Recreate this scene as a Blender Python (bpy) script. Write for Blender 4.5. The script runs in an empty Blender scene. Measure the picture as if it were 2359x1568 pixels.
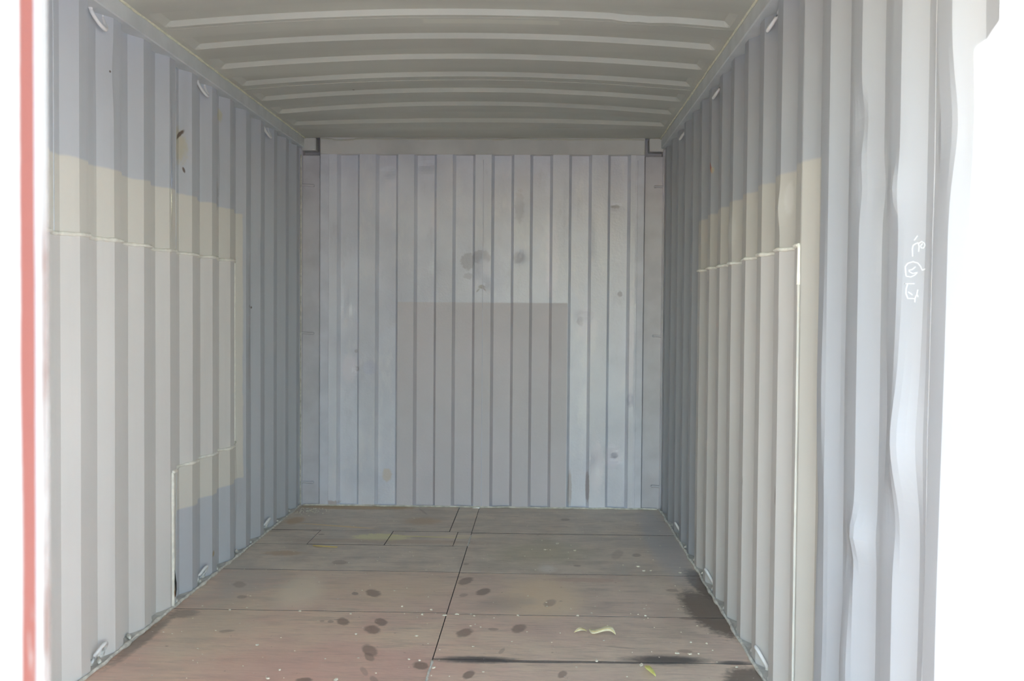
import bpy, math, random
from mathutils import Vector, Matrix, noise

random.seed(7)
SC = bpy.context.scene
COL = SC.collection

# ------------------------------------------------------------------ camera
CAM = Vector((0.3812, -0.6531, 1.2666))
YAW, PITCH, ROLL = 0.027106, 0.027105, 0.0077588
fwd = Vector((-math.sin(YAW) * math.cos(PITCH), math.cos(YAW) * math.cos(PITCH), -math.sin(PITCH)))
rt0 = Vector((math.cos(YAW), math.sin(YAW), 0))
up0 = rt0.cross(fwd)
rt = math.cos(ROLL) * rt0 + math.sin(ROLL) * up0
up = -math.sin(ROLL) * rt0 + math.cos(ROLL) * up0
cd = bpy.data.cameras.new('camera')
cam = bpy.data.objects.new('camera', cd)
COL.objects.link(cam)
cam.matrix_world = Matrix(((rt.x, up.x, -fwd.x, CAM.x), (rt.y, up.y, -fwd.y, CAM.y), (rt.z, up.z, -fwd.z, CAM.z), (0, 0, 0, 1)))
cd.sensor_width = 36
cd.lens = 2335.45 / 2359 * 36
cd.clip_start = 0.05
cd.dof.use_dof = True
cd.dof.focus_distance = 4.6
cd.dof.aperture_fstop = 8.0
SC.camera = cam

# ------------------------------------------------------------------ light
SUN_DIR = Vector((0.852, 1.0, -0.368)).normalized()      # the way the sunlight travels
EL = math.asin(-SUN_DIR.z)
w = bpy.data.worlds.new('world')
SC.world = w
w.use_nodes = True
nt = w.node_tree
nt.nodes.clear()
wo = nt.nodes.new('ShaderNodeOutputWorld')
bg = nt.nodes.new('ShaderNodeBackground')
sky = nt.nodes.new('ShaderNodeTexSky')
sky.sky_type = 'NISHITA'
sky.sun_disc = False
sky.sun_elevation = EL
sky.sun_rotation = math.radians(221.7)
sky.dust_density = 0.2
sky.ozone_density = 1.5
bg.inputs['Strength'].default_value = 0.82
nt.links.new(sky.outputs[0], bg.inputs['Color'])
nt.links.new(bg.outputs[0], wo.inputs['Surface'])

sd = bpy.data.lights.new('sun', 'SUN')
sd.energy = 15.5
sd.color = (1.0, 0.985, 0.96)
sd.angle = math.radians(0.53)
sun = bpy.data.objects.new('sun', sd)
COL.objects.link(sun)
sun.rotation_euler = SUN_DIR.to_track_quat('-Z', 'Y').to_euler()
sun.location = (-6, -7, 4)

pd = bpy.data.lights.new('door_sky_portal', 'AREA')      # sampling guide for the sky through the doorway
pd.shape = 'RECTANGLE'
pd.size, pd.size_y = 1.2, 2.35
pd.cycles.is_portal = True
po = bpy.data.objects.new('door_sky_portal', pd)
COL.objects.link(po)
po.location = (0.62, -0.06, 1.14)
po.rotation_euler = (math.radians(90), 0, 0)

SC.view_settings.view_transform = 'Standard'
SC.view_settings.look = 'None'
SC.view_settings.gamma = 1
SC.view_settings.use_curve_mapping = False
SC.view_settings.exposure = 1.57
SC.cycles.max_bounces = 9
SC.cycles.diffuse_bounces = 9
SC.cycles.glossy_bounces = 3
SC.cycles.use_denoising = True
SC.cycles.use_adaptive_sampling = True
SC.cycles.adaptive_threshold = 0.04
SC.cycles.caustics_reflective = False
SC.cycles.sample_clamp_indirect = 8

# ------------------------------------------------------------------ node helpers
class NB:
    def __init__(s, name, rough=0.6, spec=0.4):
        s.m = bpy.data.materials.new(name)
        s.m.use_nodes = True
        s.t = s.m.node_tree
        s.b = s.t.nodes['Principled BSDF']
        s.b.inputs['Roughness'].default_value = rough
        s.b.inputs['Specular IOR Level'].default_value = spec
        g = s.n('ShaderNodeNewGeometry')
        s.pos = g.outputs['Position']
        sp = s.n('ShaderNodeSeparateXYZ')
        s.l(s.pos, sp.inputs[0])
        s.X, s.Y, s.Z = sp.outputs
    def n(s, k):
        return s.t.nodes.new(k)
    def l(s, a, b):
        s.t.links.new(a, b)
    def setin(s, sock, v):
        if hasattr(v, 'is_output'):
            s.l(v, sock)
        else:
            sock.default_value = v
    def math(s, op, a, b=None, c=None, clamp=False):
        q = s.n('ShaderNodeMath')
        q.operation = op
        q.use_clamp = clamp
        s.setin(q.inputs[0], a)
        if b is not None: s.setin(q.inputs[1], b)
        if c is not None: s.setin(q.inputs[2], c)
        return q.outputs[0]
    def noise(s, scale=5, detail=4, rough=0.5, stretch=None, off=0, dist=0):
        v = s.pos
        mp = s.n('ShaderNodeMapping')
        mp.inputs['Scale'].default_value = stretch or (1, 1, 1)
        mp.inputs['Location'].default_value = (off, off * 1.7, off * .6)
        s.l(v, mp.inputs[0])
        q = s.n('ShaderNodeTexNoise')
        q.inputs['Scale'].default_value = scale
        q.inputs['Detail'].default_value = detail
        q.inputs['Roughness'].default_value = rough
        q.inputs['Distortion'].default_value = dist
        s.l(mp.outputs[0], q.inputs['Vector'])
        return q.outputs['Fac']
    def ramp(s, f, lo, hi, a=0.0, b=1.0, smooth=True):
        q = s.n('ShaderNodeMapRange')
        if smooth: q.interpolation_type = 'SMOOTHSTEP'
        s.l(f, q.inputs[0])
        for i, v in zip((1, 2, 3, 4), (lo, hi, a, b)): q.inputs[i].default_value = v
        return q.outputs[0]
    def mix(s, f, a, b, mode='MIX'):
        q = s.n('ShaderNodeMix')
        q.data_type = 'RGBA'
        q.blend_type = mode
        q.clamp_factor = True
        s.setin(q.inputs[0], f)
        for i, v in ((6, a), (7, b)):
            s.setin(q.inputs[i], v if hasattr(v, 'is_output') else (*v, 1))
        return q.outputs[2]
    def box(s, u, u0, u1, v, v0, v1, soft=0.004, wob=None, k=0.0):
        def edge(c, a, sign):
            d = s.math('SUBTRACT', c, a) if sign > 0 else s.math('SUBTRACT', a, c)
            if wob is not None: d = s.math('ADD', d, s.math('MULTIPLY', s.math('SUBTRACT', wob, 0.5), k))
            return s.ramp(d, -soft, soft)
        r = edge(u, u0, 1)
        for a in (edge(u, u1, -1), edge(v, v0, 1), edge(v, v1, -1)):
            r = s.math('MULTIPLY', r, a)
        return r
    def blob(s, u, v, cu, cv, ru, rv, wob=None, k=0.6, soft=0.25, ang=0.0):
        du, dv = s.math('SUBTRACT', u, cu), s.math('SUBTRACT', v, cv)
        if ang:
            c, n_ = math.cos(ang), math.sin(ang)
            du, dv = (s.math('ADD', s.math('MULTIPLY', du, c), s.math('MULTIPLY', dv, n_)),
                      s.math('SUBTRACT', s.math('MULTIPLY', dv, c), s.math('MULTIPLY', du, n_)))
        a = s.math('MULTIPLY', du, 1 / ru)
        b = s.math('MULTIPLY', dv, 1 / rv)
        d = s.math('SQRT', s.math('ADD', s.math('MULTIPLY', a, a), s.math('MULTIPLY', b, b)))
        if wob is not None: d = s.math('ADD', d, s.math('MULTIPLY', s.math('SUBTRACT', wob, 0.5), k))
        return s.ramp(d, 1 + soft, 1 - soft)
    def out(s, col, bump=None, bd=0.002, rough=None):
        s.l(col, s.b.inputs['Base Color'])
        if rough is not None: s.l(rough, s.b.inputs['Roughness'])
        if bump is not None:
            q = s.n('ShaderNodeBump')
            q.inputs['Distance'].default_value = bd
            q.inputs['Strength'].default_value = 0.6
            s.l(bump, q.inputs['Height'])
            s.l(q.outputs[0], s.b.inputs['Normal'])
        return s.m

ORIG = (0.545, 0.575, 0.615)
OVER = (0.71, 0.695, 0.635)
PATCH = (0.72, 0.71, 0.685)
CREAM = (0.86, 0.85, 0.77)

def flat_mat(name, col, rough=0.6, var=0.06, spec=0.4, scale=8):
    nb = NB(name, rough, spec)
    n1 = nb.noise(scale, 5)
    c = nb.mix(nb.ramp(n1, .3, .7), tuple(v * (1 - var) for v in col), tuple(min(1, v * (1 + var)) for v in col))
    return nb.out(c)

M_left = flat_mat('left_seam_paint', ORIG)
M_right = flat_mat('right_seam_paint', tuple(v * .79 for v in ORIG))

def side_mat(name, boxes, marks, repair=False, bright=1.0, rng=(-9, 9)):
    marks = [m for m in marks if m[0] + 1.9 * max(m[2], m[3] if m[4] else 0) > rng[0] and m[0] - 1.9 * max(m[2], m[3] if m[4] else 0) < rng[1]]
    boxes = [b for b in boxes if b[1] > rng[0] and b[0] < rng[1]]
    nb = NB(name, 0.5, 0.45)
    wob = nb.noise(9, 4, off=3)
    fine = nb.noise(60, 4, off=9)
    base = PATCH if repair else ORIG
    big = nb.noise(1.3, 4, stretch=(1, 1, .5))
    c = nb.mix(nb.ramp(big, .3, .7), tuple(v * .96 * bright for v in base), tuple(v * 1.04 * bright for v in base))
    streak = nb.noise(14, 5, stretch=(1, 1, .06), off=5)
    c = nb.mix(nb.ramp(streak, .45, .8, 0, .10), c, (.30, .30, .28))
    for (y0, y1, z0, z1) in boxes:
        m = nb.box(nb.Y, y0, y1, nb.Z, z0, z1, .006, wob, .02)
        m = nb.math('MULTIPLY', m, nb.ramp(fine, .1, .5, .85, .97))
        c = nb.mix(m, c, tuple(v * bright for v in OVER))
    for (y, z, ry, rz, ang, col, amt, k) in marks:
        m = nb.blob(nb.Y, nb.Z, y, z, ry, rz, fine, k, .35, ang)
        c = nb.mix(nb.math('MULTIPLY', m, amt), c, col)
    return nb.out(c, nb.noise(11, 2, off=11), 0.0025, nb.ramp(big, .3, .7, .42, .58))

RUST, DRUST, OCH = (.28, .09, .03), (.10, .06, .04), (.55, .50, .33)
MARKS_L = [
    (3.768, 1.99, .055, .075, 0.2, OCH, .6, .9), (3.785, 2.038, .034, .009, .7, DRUST, .9, .8),
    (3.735, 2.018, .014, .005, -.2, DRUST, .8, .6), (3.715, 2.005, .007, .005, 0, DRUST, .9, .3),
    (3.66, 1.965, .010, .010, .9, RUST, .8, .6), (3.81, 1.888, .006, .013, .4, DRUST, .85, .3),
    (4.86, 1.288, .018, .012, .3, DRUST, .9, .9), (4.90, 1.286, .006, .006, 0, DRUST, .8, .5),
    (3.745, .225, .008, .020, .3, DRUST, .7, .8), (3.74, .205, .012, .02, .3, (.55, .4, .33), .5, .8),
    (4.15, .10, .014, .012, .7, (.35, .25, .08), .7, .8), (3.64, .058, .03, .014, .5, RUST, .95, 1.2),
    (3.66, .075, .04, .03, .5, (.55, .33, .10), .6, 1.1), (3.60, .13, .02, .012, 0, OCH, .5, .8),
    (4.34, 2.23, .02, .03, 0, (.55, .52, .30), .55, 1.0), (3.01, 2.131, .004, .004, 0, DRUST, .9, .2),
    (4.75, 1.20, .02, .35, 0, (.33, .34, .34), .35, .9), (4.30, 1.84, .03, .08, 0, (.25, .24, .22), .4, 1.0),
]
MARKS_R = [
    (4.14, 1.955, .030, .010, 1.0, (.45, .10, .03), .9, .6), (4.12, 1.94, .012, .014, 0, OCH, .6, .6),
    (2.70, 1.65, .02, .05, 0, (.72, .72, .70), .35, .8), (3.6, 1.60, .05, .07, 0, (.66, .66, .62), .3, .9),
    (2.30, .85, .006, .30, 0, CREAM, .5, .9), (1.80, 1.45, .05, .30, 0, (.47, .50, .52), .5, .5),
]
LEFT_ARGS = ('left_wall_paint', [(1.0, 4.665, 1.50, 1.778), (3.3, 4.665, .385, .60), (3.40, 3.635, -1, .60), (4.55, 4.665, .385, 1.6)], MARKS_L)
M_left_r = side_mat('left_repair_paint', [(4.55, 4.665, .3, 1.6), (1.0, 3.1, 2.4, 2.5)], [(3.4, 1.0, .5, .9, 0, PATCH, .2, .5)], True)
RIGHT_ARGS = ('right_wall_paint', [(2.285, 4.64, 1.44, 1.735), (2.285, 2.5, -1, 1.5)], MARKS_R)
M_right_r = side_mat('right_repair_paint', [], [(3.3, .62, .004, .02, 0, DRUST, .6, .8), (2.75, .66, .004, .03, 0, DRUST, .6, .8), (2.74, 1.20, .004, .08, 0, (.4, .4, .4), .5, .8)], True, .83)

def back_mat(x0=-9, x1=9):
    nb = NB('back_wall_paint', 0.36, 0.5)
    wob = nb.noise(9, 4, off=3)
    fine = nb.noise(45, 5, off=9)
    big = nb.noise(2.2, 5, off=4)
    c = nb.mix(nb.ramp(big, .3, .7), (0.651, 0.670, 0.744), (0.779, 0.805, 0.880))  # paler than the side walls, to offset the light falling off inside
    def B(x, z, rx, rz, col, amt, k=.5, ang=0, soft=.3):
        nonlocal c
        if x + 2 * rx < x0 or x - 2 * rx > x1: return
        c = nb.mix(nb.math('MULTIPLY', nb.blob(nb.X, nb.Z, x, z, rx, rz, fine, k, soft, ang), amt), c, col)
    dk = (0.468, 0.466, 0.515)
    B(.00, 1.625, .060, .045, dk, .75, .8, 0, .12)
    B(-.09, 1.60, .045, .055, dk, .75, .9, 0, .12)
    B(-.085, 1.505, .030, .02, dk, .6, 1.2)
    B(.018, 1.565, .040, .045, (0.797, 0.808, 0.880), .8, .4)
    B(.005, 1.435, .020, .012, (0.208, 0.153, 0.091), .85, 1.8)
    B(-.018, 1.412, .016, .005, (0.225, 0.170, 0.129), .8, 1.2, .8)
    B(.022, 1.418, .014, .005, (0.242, 0.153, 0.110), .8, 1.2, -.8)
    B(.243, 1.625, .036, .036, (0.519, 0.525, 0.589), .7, .4)
    B(.05, 1.45, .10, .22, (0.623, 0.644, 0.753), .4, .9)
    B(-.808, .894, .016, .016, (0.242, 0.237, 0.257), .7, .8)
    B(-.72, .905, .05, .045, (0.589, 0.610, 0.735), .6, .5)
    B(-.86, .90, .05, .09, (0.833, 0.808, 0.880), .7, .6)
    B(-.815, 1.01, .012, .012, (0.346, 0.338, 0.367), .6, .8)
    B(.865, .335, .055, .075, (0.833, 0.808, 0.880), .7, .5)
    B(.875, .345, .022, .024, (0.381, 0.390, 0.478), .6, .9)
    B(.76, .28, .045, .16, (0.833, 0.808, 0.880), .6, .9)
    B(.645, 1.215, .02, .03, (0.346, 0.338, 0.405), .6, 1.2)
    B(.69, 1.19, .06, .12, (0.833, 0.808, 0.880), .5, .8)
    B(.90, 1.395, .015, .02, (0.381, 0.373, 0.423), .7, 1.0)
    B(.97, .71, .02, .045, (0.485, 0.509, 0.606), .7, .7)
    B(.97, 1.05, .02, .35, (0.833, 0.808, 0.880), .7, .8)
    B(.46, 1.62, .04, .25, (0.833, 0.808, 0.880), .5, 1.0)
    B(.245, 1.95, .03, .10, (0.485, 0.475, 0.515), .5, 1.2)
    B(.865, 1.96, .03, .012, (0.312, 0.305, 0.331), .6, 1.3)
    B(-.30, 1.90, .03, .12, (0.833, 0.808, 0.846), .3, 1.2)
    B(-.61, .20, .03, .04, (0.693, 0.559, 0.405), .5, 1.0)
    B(1.0, 2.34, .9, .04, (0.797, 0.678, 0.679), .35, .8, 0, .6)
    B(.585, .12, .014, .12, (0.432, 0.373, 0.348), .6, .7)
    B(.70, .14, .012, .10, (0.381, 0.321, 0.312), .7, .7)
    B(-.98, .02, .06, .015, (0.432, 0.338, 0.312), .6, 1.3)
    B(1.05, .10, .03, .10, (0.659, 0.626, 0.772), .6, .6)
    m = nb.box(nb.X, -.547, .560, nb.Z, -.2, 1.333, .004, wob, .006)
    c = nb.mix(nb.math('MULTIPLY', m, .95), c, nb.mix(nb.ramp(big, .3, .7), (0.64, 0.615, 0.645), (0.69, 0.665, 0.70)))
    sheen_streak = nb.noise(5, 6, .7, stretch=(1, 1, .35), off=33)
    c = nb.mix(nb.math('MULTIPLY', nb.ramp(sheen_streak, .50, .72, 0, .55), nb.math('SUBTRACT', 1, nb.math('MULTIPLY', m, .8))), c, (.86, .86, .88))  # pale streaks paint highlights into the glossy original coat
    c = nb.mix(nb.math('MULTIPLY', nb.ramp(sheen_streak, .46, .28, 0, .35), nb.math('SUBTRACT', 1, nb.math('MULTIPLY', m, .8))), c, (.50, .51, .55))
    scr = nb.ramp(nb.noise(26, 6, .7, off=20, dist=1.0), .66, .74, 0, .35)
    c = nb.mix(scr, c, (0.833, 0.808, 0.880))
    hgt = nb.math('ADD', nb.math('MULTIPLY', nb.noise(6, 3, off=11), 4.0), nb.noise(80, 3))
    rough = nb.math('ADD', nb.math('MULTIPLY', m, .25), nb.ramp(big, .3, .7, .30, .42))
    return nb.out(c, hgt, 0.0018, rough)
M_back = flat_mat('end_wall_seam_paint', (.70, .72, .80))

def roof_mat():
    nb = NB('roof_paint', 0.55, 0.35)
    big = nb.noise(2.0, 5, stretch=(.5, 1.5, 1))
    c = nb.mix(nb.ramp(big, .3, .7), (0.552, 0.549, 0.482), (0.635, 0.632, 0.553))
    c = nb.mix(nb.box(nb.X, -.45, .24, nb.Y, 2.4, 3.155, .004), c, (0.775, 0.760, 0.604))
    c = nb.mix(nb.box(nb.X, -.10, .45, nb.Y, 3.44, 3.50, .01), c, (0.705, 0.701, 0.604))
    c = nb.mix(nb.ramp(nb.noise(30, 6, .7), .68, .75, 0, .4), c, (0.429, 0.411, 0.345))
    c = nb.mix(nb.blob(nb.X, nb.Y, -.62, 4.755, .006, .008), c, (0.184, 0.137, 0.086))
    return nb.out(c)
M_roof = roof_mat()
M_rail = flat_mat('rail_paint', (0.651, 0.679, 0.679), .5)
M_post = flat_mat('post_paint', (.60, .60, .645), .45)
M_head = flat_mat('header_paint', (0.643, 0.640, 0.619), .55, .1, scale=3)
M_weld = flat_mat('weld_paint', CREAM, .55, .08, scale=40)
M_seal = flat_mat('sealant', (.70, .69, .62), .6, .2, scale=30)
M_beadtop = flat_mat('roof_edge_sealant', (.80, .79, .62), .6, .1, scale=30)
M_ledge = flat_mat('sill_steel', (.60, .59, .54), .6, .2, scale=14)
M_ring = flat_mat('ring_paint', (.80, .80, .79), .4)  # (.52, .54, .54), .4)
M_dark = flat_mat('under_floor', (.05, .045, .04), .9)
M_chalk = flat_mat('chalk', (.70, .73, .75), .9, .02)
M_leaf = flat_mat('dry_leaf', (.90, .84, .58), .6, .10, scale=60)
M_leaf2 = flat_mat('yellow_leaf', (.86, .88, .30), .5, .10, scale=60)
M_chip = flat_mat('wood_chip', (.76, .71, .57), .7, .15, scale=60)
M_tape = flat_mat('yellow_strapping', (.88, .68, .16), .5, .1)
M_crack = flat_mat('open_crack', (.04, .04, .035), .9)
M_outer = flat_mat('container_outside_red', (.50, .13, .08), .55, .2)
M_conc = flat_mat('yard_concrete', (.50, .50, .49), .85, .15, scale=1.5)

def door_mat():
    nb = NB('door_paint', .6, .3)
    fine = nb.noise(14, 6, .65, stretch=(1, 1, .35), off=2)
    red, white, pink = (.185, .060, .044), (.26, .25, .225), (.165, .118, .098)
    y = nb.math('ADD', nb.Y, nb.math('MULTIPLY', nb.math('SUBTRACT', fine, .5), .010))
    c = nb.mix(nb.ramp(y, -.0212, -.0185), red, white)
    c = nb.mix(nb.ramp(nb.Y, -.0145, -.0125), c, nb.mix(nb.ramp(nb.noise(22, 5, .6, stretch=(1, 1, .4)), .40, .62), pink, white))
    c = nb.mix(nb.ramp(y, -.0395, -.0365), white, c)
    c = nb.mix(nb.ramp(nb.noise(9, 5, .7, stretch=(1, 1, .3), off=31), .60, .66, 0, .75), c, white)
    return nb.out(c, nb.noise(60, 3), .001)
M_door = door_mat()

def floor_mat(x0=-9, x1=9, y0=-9, y1=9):
    nb = NB('worn_plywood', .62, .5)
    fine = nb.noise(38, 5, .6, off=4)
    med = nb.noise(5.5, 6, .62, off=8)
    big = nb.noise(1.5, 4, .5, off=15)
    grain = nb.noise(9, 6, .65, stretch=(1, 9, 1), off=1)
    oi = nb.n('ShaderNodeObjectInfo').outputs['Random']
    near = nb.math('ADD', nb.ramp(nb.Y, 4.265, 4.245, 0, .5), nb.ramp(nb.Y, 4.2, 2.9, 0, .5))
    grey, brown, redb = (0.72, 0.625, 0.52), (0.86, 0.66, 0.485), (0.80, 0.545, 0.43)
    c = nb.mix(nb.ramp(med, .35, .65), tuple(v * .88 for v in grey), tuple(v * 1.12 for v in grey))
    warm = nb.mix(nb.ramp(nb.noise(2.6, 5, .6, off=40), .38, .62), brown, redb)
    leftness = nb.ramp(nb.X, 1.0, -.4, .45, 1.0)
    c = nb.mix(nb.math('MULTIPLY', near, leftness), c, warm)
    c = nb.mix(nb.ramp(oi, 0, 1, 0, .16), c, (0.697, 0.600, 0.475))
    c = nb.mix(nb.ramp(grain, .45, .75, 0, .42), c, (0.36, 0.29, 0.225))
    st = nb.noise(3.2, 7, .68, stretch=(1, 3.2, 1), off=52)
    c = nb.mix(nb.ramp(st, .48, .72, 0, .38), c, (0.33, 0.275, 0.225))
    c = nb.mix(nb.ramp(st, .44, .28, 0, .30), c, (0.74, 0.62, 0.49))
    c = nb.mix(nb.ramp(grain, .40, .22, 0, .25), c, (0.880, 0.730, 0.535))
    def S(x, y, rx, ry, col, amt, k=.5, soft=.25, ang=0, wob=None):
        nonlocal c
        g = (1 + soft + k * .3) * 1.05
        e = max(rx, ry) if abs(ang) > .15 else 0
        if x + max(rx, e) * g < x0 or x - max(rx, e) * g > x1 or y + max(ry, e) * g < y0 or y - max(ry, e) * g > y1: return
        c = nb.mix(nb.math('MULTIPLY', nb.blob(nb.X, nb.Y, x, y, rx, ry, wob or fine, k, soft, ang), amt), c, col)
    tan, gry, dk = (0.86, 0.68, 0.48), (0.58, 0.54, 0.49), (0.27, 0.19, 0.145)
    S(-.70, 3.90, .10, .27, (0.88, 0.75, 0.58), .9, 1.1, .45, .1, med)
    S(.40, 3.86, .17, .30, tan, .95, 1.1, .45, 0, med)
    S(-.30, 3.95, .25, .22, tan, 0.5, 2.4, .75, 0, med)
    S(-.62, 3.2, .16, .25, (0.837, 0.643, 0.495), 0.34, 2.4, .75, 0, med)
    S(-.50, 2.80, .45, .28, (0.72, 0.46, 0.37), 0.51, 2.4, .75, 0, med)
    S(-.05, 2.95, .18, .15, (0.72, 0.46, 0.38), 0.38, 2.4, .75, 0, med)
    S(-.95, 3.45, .16, .6, (0.628, 0.537, 0.416), 0.51, 2.4, .75, 0, med)
    S(-.98, 4.1, .16, .35, gry, 0.42, 2.4, .75, 0, med)
    S(.25, 3.75, .10, .10, (0.396, 0.344, 0.296), 0.42, 2.4, .75, 0, med)
    S(.428, 4.35, .045, .07, (0.880, 0.826, 0.757), .6, .7, .5)
    S(.40, 4.68, .22, .25, (0.557, 0.515, 0.337), 0.51, 2.4, .75, 0, med)
    S(-.50, 5.00, .16, .09, (0.880, 0.826, 0.495), .8, 1.0, .25, 0, fine)
    S(-.25, 5.03, .24, .012, (0.880, 0.815, 0.396), .7, .6, .4, -.10)
    S(-.06, 5.05, .14, .04, (0.880, 0.773, 0.573), .6, 1.0, .4)
    S(-.80, 5.28, .22, .012, (0.880, 0.643, 0.277), .8, .7, .4, -.25)
    S(-1.09, 5.42, .05, .10, (0.60, 0.41, 0.237), .7, .8, .4)
    S(-.45, 4.90, .50, .05, (0.56, 0.41, 0.30), .5, .9, .5)
    S(-.80, 5.86, .36, .07, (0.60, 0.41, 0.218), .8, .9, .25)
    S(-.32, 5.45, .10, .10, (0.603, 0.409, 0.237), .6, 1.0, .5)
    S(-.95, 4.60, .10, .05, (0.58, 0.40, 0.237), .6, 1.2, .4)
    S(.60, 4.15, .18, .04, (0.60, 0.41, 0.316), .5, 1.2, .4)
    for (x, y, rx, ry, a) in [(.042, 4.10, .032, .075, .75), (.135, 3.92, .032, .065, .75), (-.359, 3.872, .033, .07, .75), (-.439, 3.86, .016, .03, .65), (.437, 3.756, .026, .06, .45), (-.257, 3.45, .026, .055, .75), (-.277, 3.35, .032, .06, .75), (-.414, 3.448, .026, .055, .75), (.094, 3.327, .032, .06, .75), (.308, 3.394, .030, .06, .7), (.205, 3.378, .022, .02, .5), (-.245, 3.10, .028, .075, .7), (-.235, 3.03, .018, .05, .6), (-.228, 2.88, .012, .05, .35), (-.036, 2.948, .028, .045, .8), (.143, 2.865, .020, .045, .8), (.471, 2.881, .016, .04, .65), (-.42, 2.78, .03, .03, .8), (-.181, 2.80, .014, .04, .45), (.25, 3.12, .010, .035, .4), (-.464, 3.445, .014, .02, .5), (-.50, 3.45, .010, .015, .4), (-.85, 3.30, .03, .02, .5), (-1.0, 3.98, .03, .06, .4), (-.93, 3.78, .022, .03, .45), (1.0, 3.99, .03, .03, .5), (1.02, 3.56, .05, .02, .55), (.94, 3.15, .03, .02, .5), (.90, 4.66, .025, .04, .5), (.58, 4.42, .02, .02, .5), (.05, 3.86, .02, .03, .4), (-.35, 5.75, .01, .12, .3), (.55, 5.55, .03, .04, .5), (.02, 4.42, .015, .02, .5), (-.62, 4.42, .04, .05, .4), (-.85, 5.05, .02, .02, .5), (.80, 4.67, .03, .12, .25), (.70, 3.18, .06, .008, .35)]:
        S(x, y, rx * .92, ry * .92, dk, a, .7, .25, .35 if x < 0 else -.2)
    # scuffed seam at the front joint, wet stain along the right wall
    S(.16, 3.018, .14, .035, (0.081, 0.075, 0.078), .9, .5, .5)
    S(.36, 3.005, .18, .010, (0.092, 0.085, 0.089), .85, .5, .5)
    S(.86, 3.05, .14, .045, (0.081, 0.075, 0.078), .9, .6, .5)
    S(.66, 3.012, .20, .010, (0.092, 0.085, 0.089), .75, .5, .5)
    S(1.10, 3.03, .06, .02, (0.081, 0.075, 0.078), .85, .6, .5)
    S(1.12, 3.66, .10, .34, (0.163, 0.124, 0.100), .88, .8, .22, .12)
    S(1.16, 4.10, .06, .28, (0.139, 0.108, 0.089), .88, .8, .22, .1)
    S(1.13, 2.85, .09, .13, (0.139, 0.108, 0.089), .8, .9, .25)
    S(-1.14, 3.20, .03, .30, (0.186, 0.151, 0.119), .7, .9, .4)
    S(-1.10, 3.52, .06, .06, (0.209, 0.172, 0.138), .6, .9, .4)
    S(1.08, 5.0, .10, .85, (0.52, 0.52, 0.54), .6, .5, .4)
    dots = nb.ramp(nb.noise(55, 2, .4, off=60), .74, .77, 0, .6)
    c = nb.mix(dots, c, (0.880, 0.826, 0.752))
    dd = nb.ramp(nb.noise(30, 3, .5, off=77), .70, .75, 0, .5)
    c = nb.mix(dd, c, (0.278, 0.172, 0.119))
    tn = nb.n('ShaderNodeSeparateXYZ')
    gg = nb.n('ShaderNodeNewGeometry')
    nb.l(gg.outputs['True Normal'], tn.inputs[0])
    c = nb.mix(nb.ramp(tn.outputs[2], .9, .5, 0, 1.0), c, (.035, .03, .025))      # grimy cut edges of the boards
    return nb.out(c, nb.noise(24, 2, stretch=(1, 4, 1), off=5), .0015, nb.ramp(med, .3, .7, .42, .58))

# ------------------------------------------------------------------ mesh helpers
def mesh_obj(name, verts, faces, mat, parent=None, smooth=False):
    me = bpy.data.meshes.new(name)
    me.from_pydata([tuple(v) for v in verts], [], faces)
    if smooth: me.polygons.foreach_set('use_smooth', [True] * len(me.polygons))
    me.materials.append(mat)
    me.update()
    o = bpy.data.objects.new(name, me)
    COL.objects.link(o)
    if parent: o.parent = parent
    return o
def empty(name, loc=(0, 0, 0)):
    o = bpy.data.objects.new(name, None)
    o.empty_display_size = .1
    COL.objects.link(o)
    o.location = loc
    return o
def struct(o, label=None):
    o['kind'] = 'structure'
    if label: o['label'] = label
    return o
def tag(o, label, cat, group=None):
    o['label'], o['category'] = label, cat
    if group: o['group'] = group
    return o
def box_data(x0, x1, y0, y1, z0, z1, b=0.0):
    """box with chamfered vertical/horizontal edges when b>0 (chamfer in all three directions)"""
    if b <= 0:
        v = [(x, y, z) for z in (z0, z1) for y in (y0, y1) for x in (x0, x1)]
        return v, [(0, 2, 3, 1), (4, 5, 7, 6), (0, 1, 5, 4), (2, 6, 7, 3), (0, 4, 6, 2), (1, 3, 7, 5)]
    v, f = [], []
    C = {}
    for ix, X in enumerate((x0, x1)):
        for iy, Y in enumerate((y0, y1)):
            for iz, Z in enumerate((z0, z1)):
                sx, sy, sz = (b, -b)[ix], (b, -b)[iy], (b, -b)[iz]
                C[ix, iy, iz] = (len(v), len(v) + 1, len(v) + 2)
                v += [(X, Y + sy, Z + sz), (X + sx, Y, Z + sz), (X + sx, Y + sy, Z)]
    for a in (0, 1):
        f.append([C[a, i, j][0] for i, j in ((0, 0), (1, 0), (1, 1), (0, 1))])
        f.append([C[i, a, j][1] for i, j in ((0, 0), (1, 0), (1, 1), (0, 1))])
        f.append([C[i, j, a][2] for i, j in ((0, 0), (1, 0), (1, 1), (0, 1))])
    for i in (0, 1):
        for j in (0, 1):
            f.append([C[i, j, 0][0], C[i, j, 1][0], C[i, j, 1][1], C[i, j, 0][1]])
            f.append([C[i, 0, j][0], C[i, 1, j][0], C[i, 1, j][2], C[i, 0, j][2]])
            f.append([C[0, i, j][1], C[1, i, j][1], C[1, i, j][2], C[0, i, j][2]])
    for k in C: f.append(list(C[k]))
    return v, f
def fixn(o):
    import bmesh
    bm = bmesh.new()
    bm.from_mesh(o.data)
    bmesh.ops.recalc_face_normals(bm, faces=bm.faces)
    bm.to_mesh(o.data)
    bm.free()
    return o
def box(name, x0, x1, y0, y1, z0, z1, mat, parent=None, b=0.0):
    v, f = box_data(x0, x1, y0, y1, z0, z1, b)
    return fixn(mesh_obj(name, v, f, mat, parent))
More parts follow.
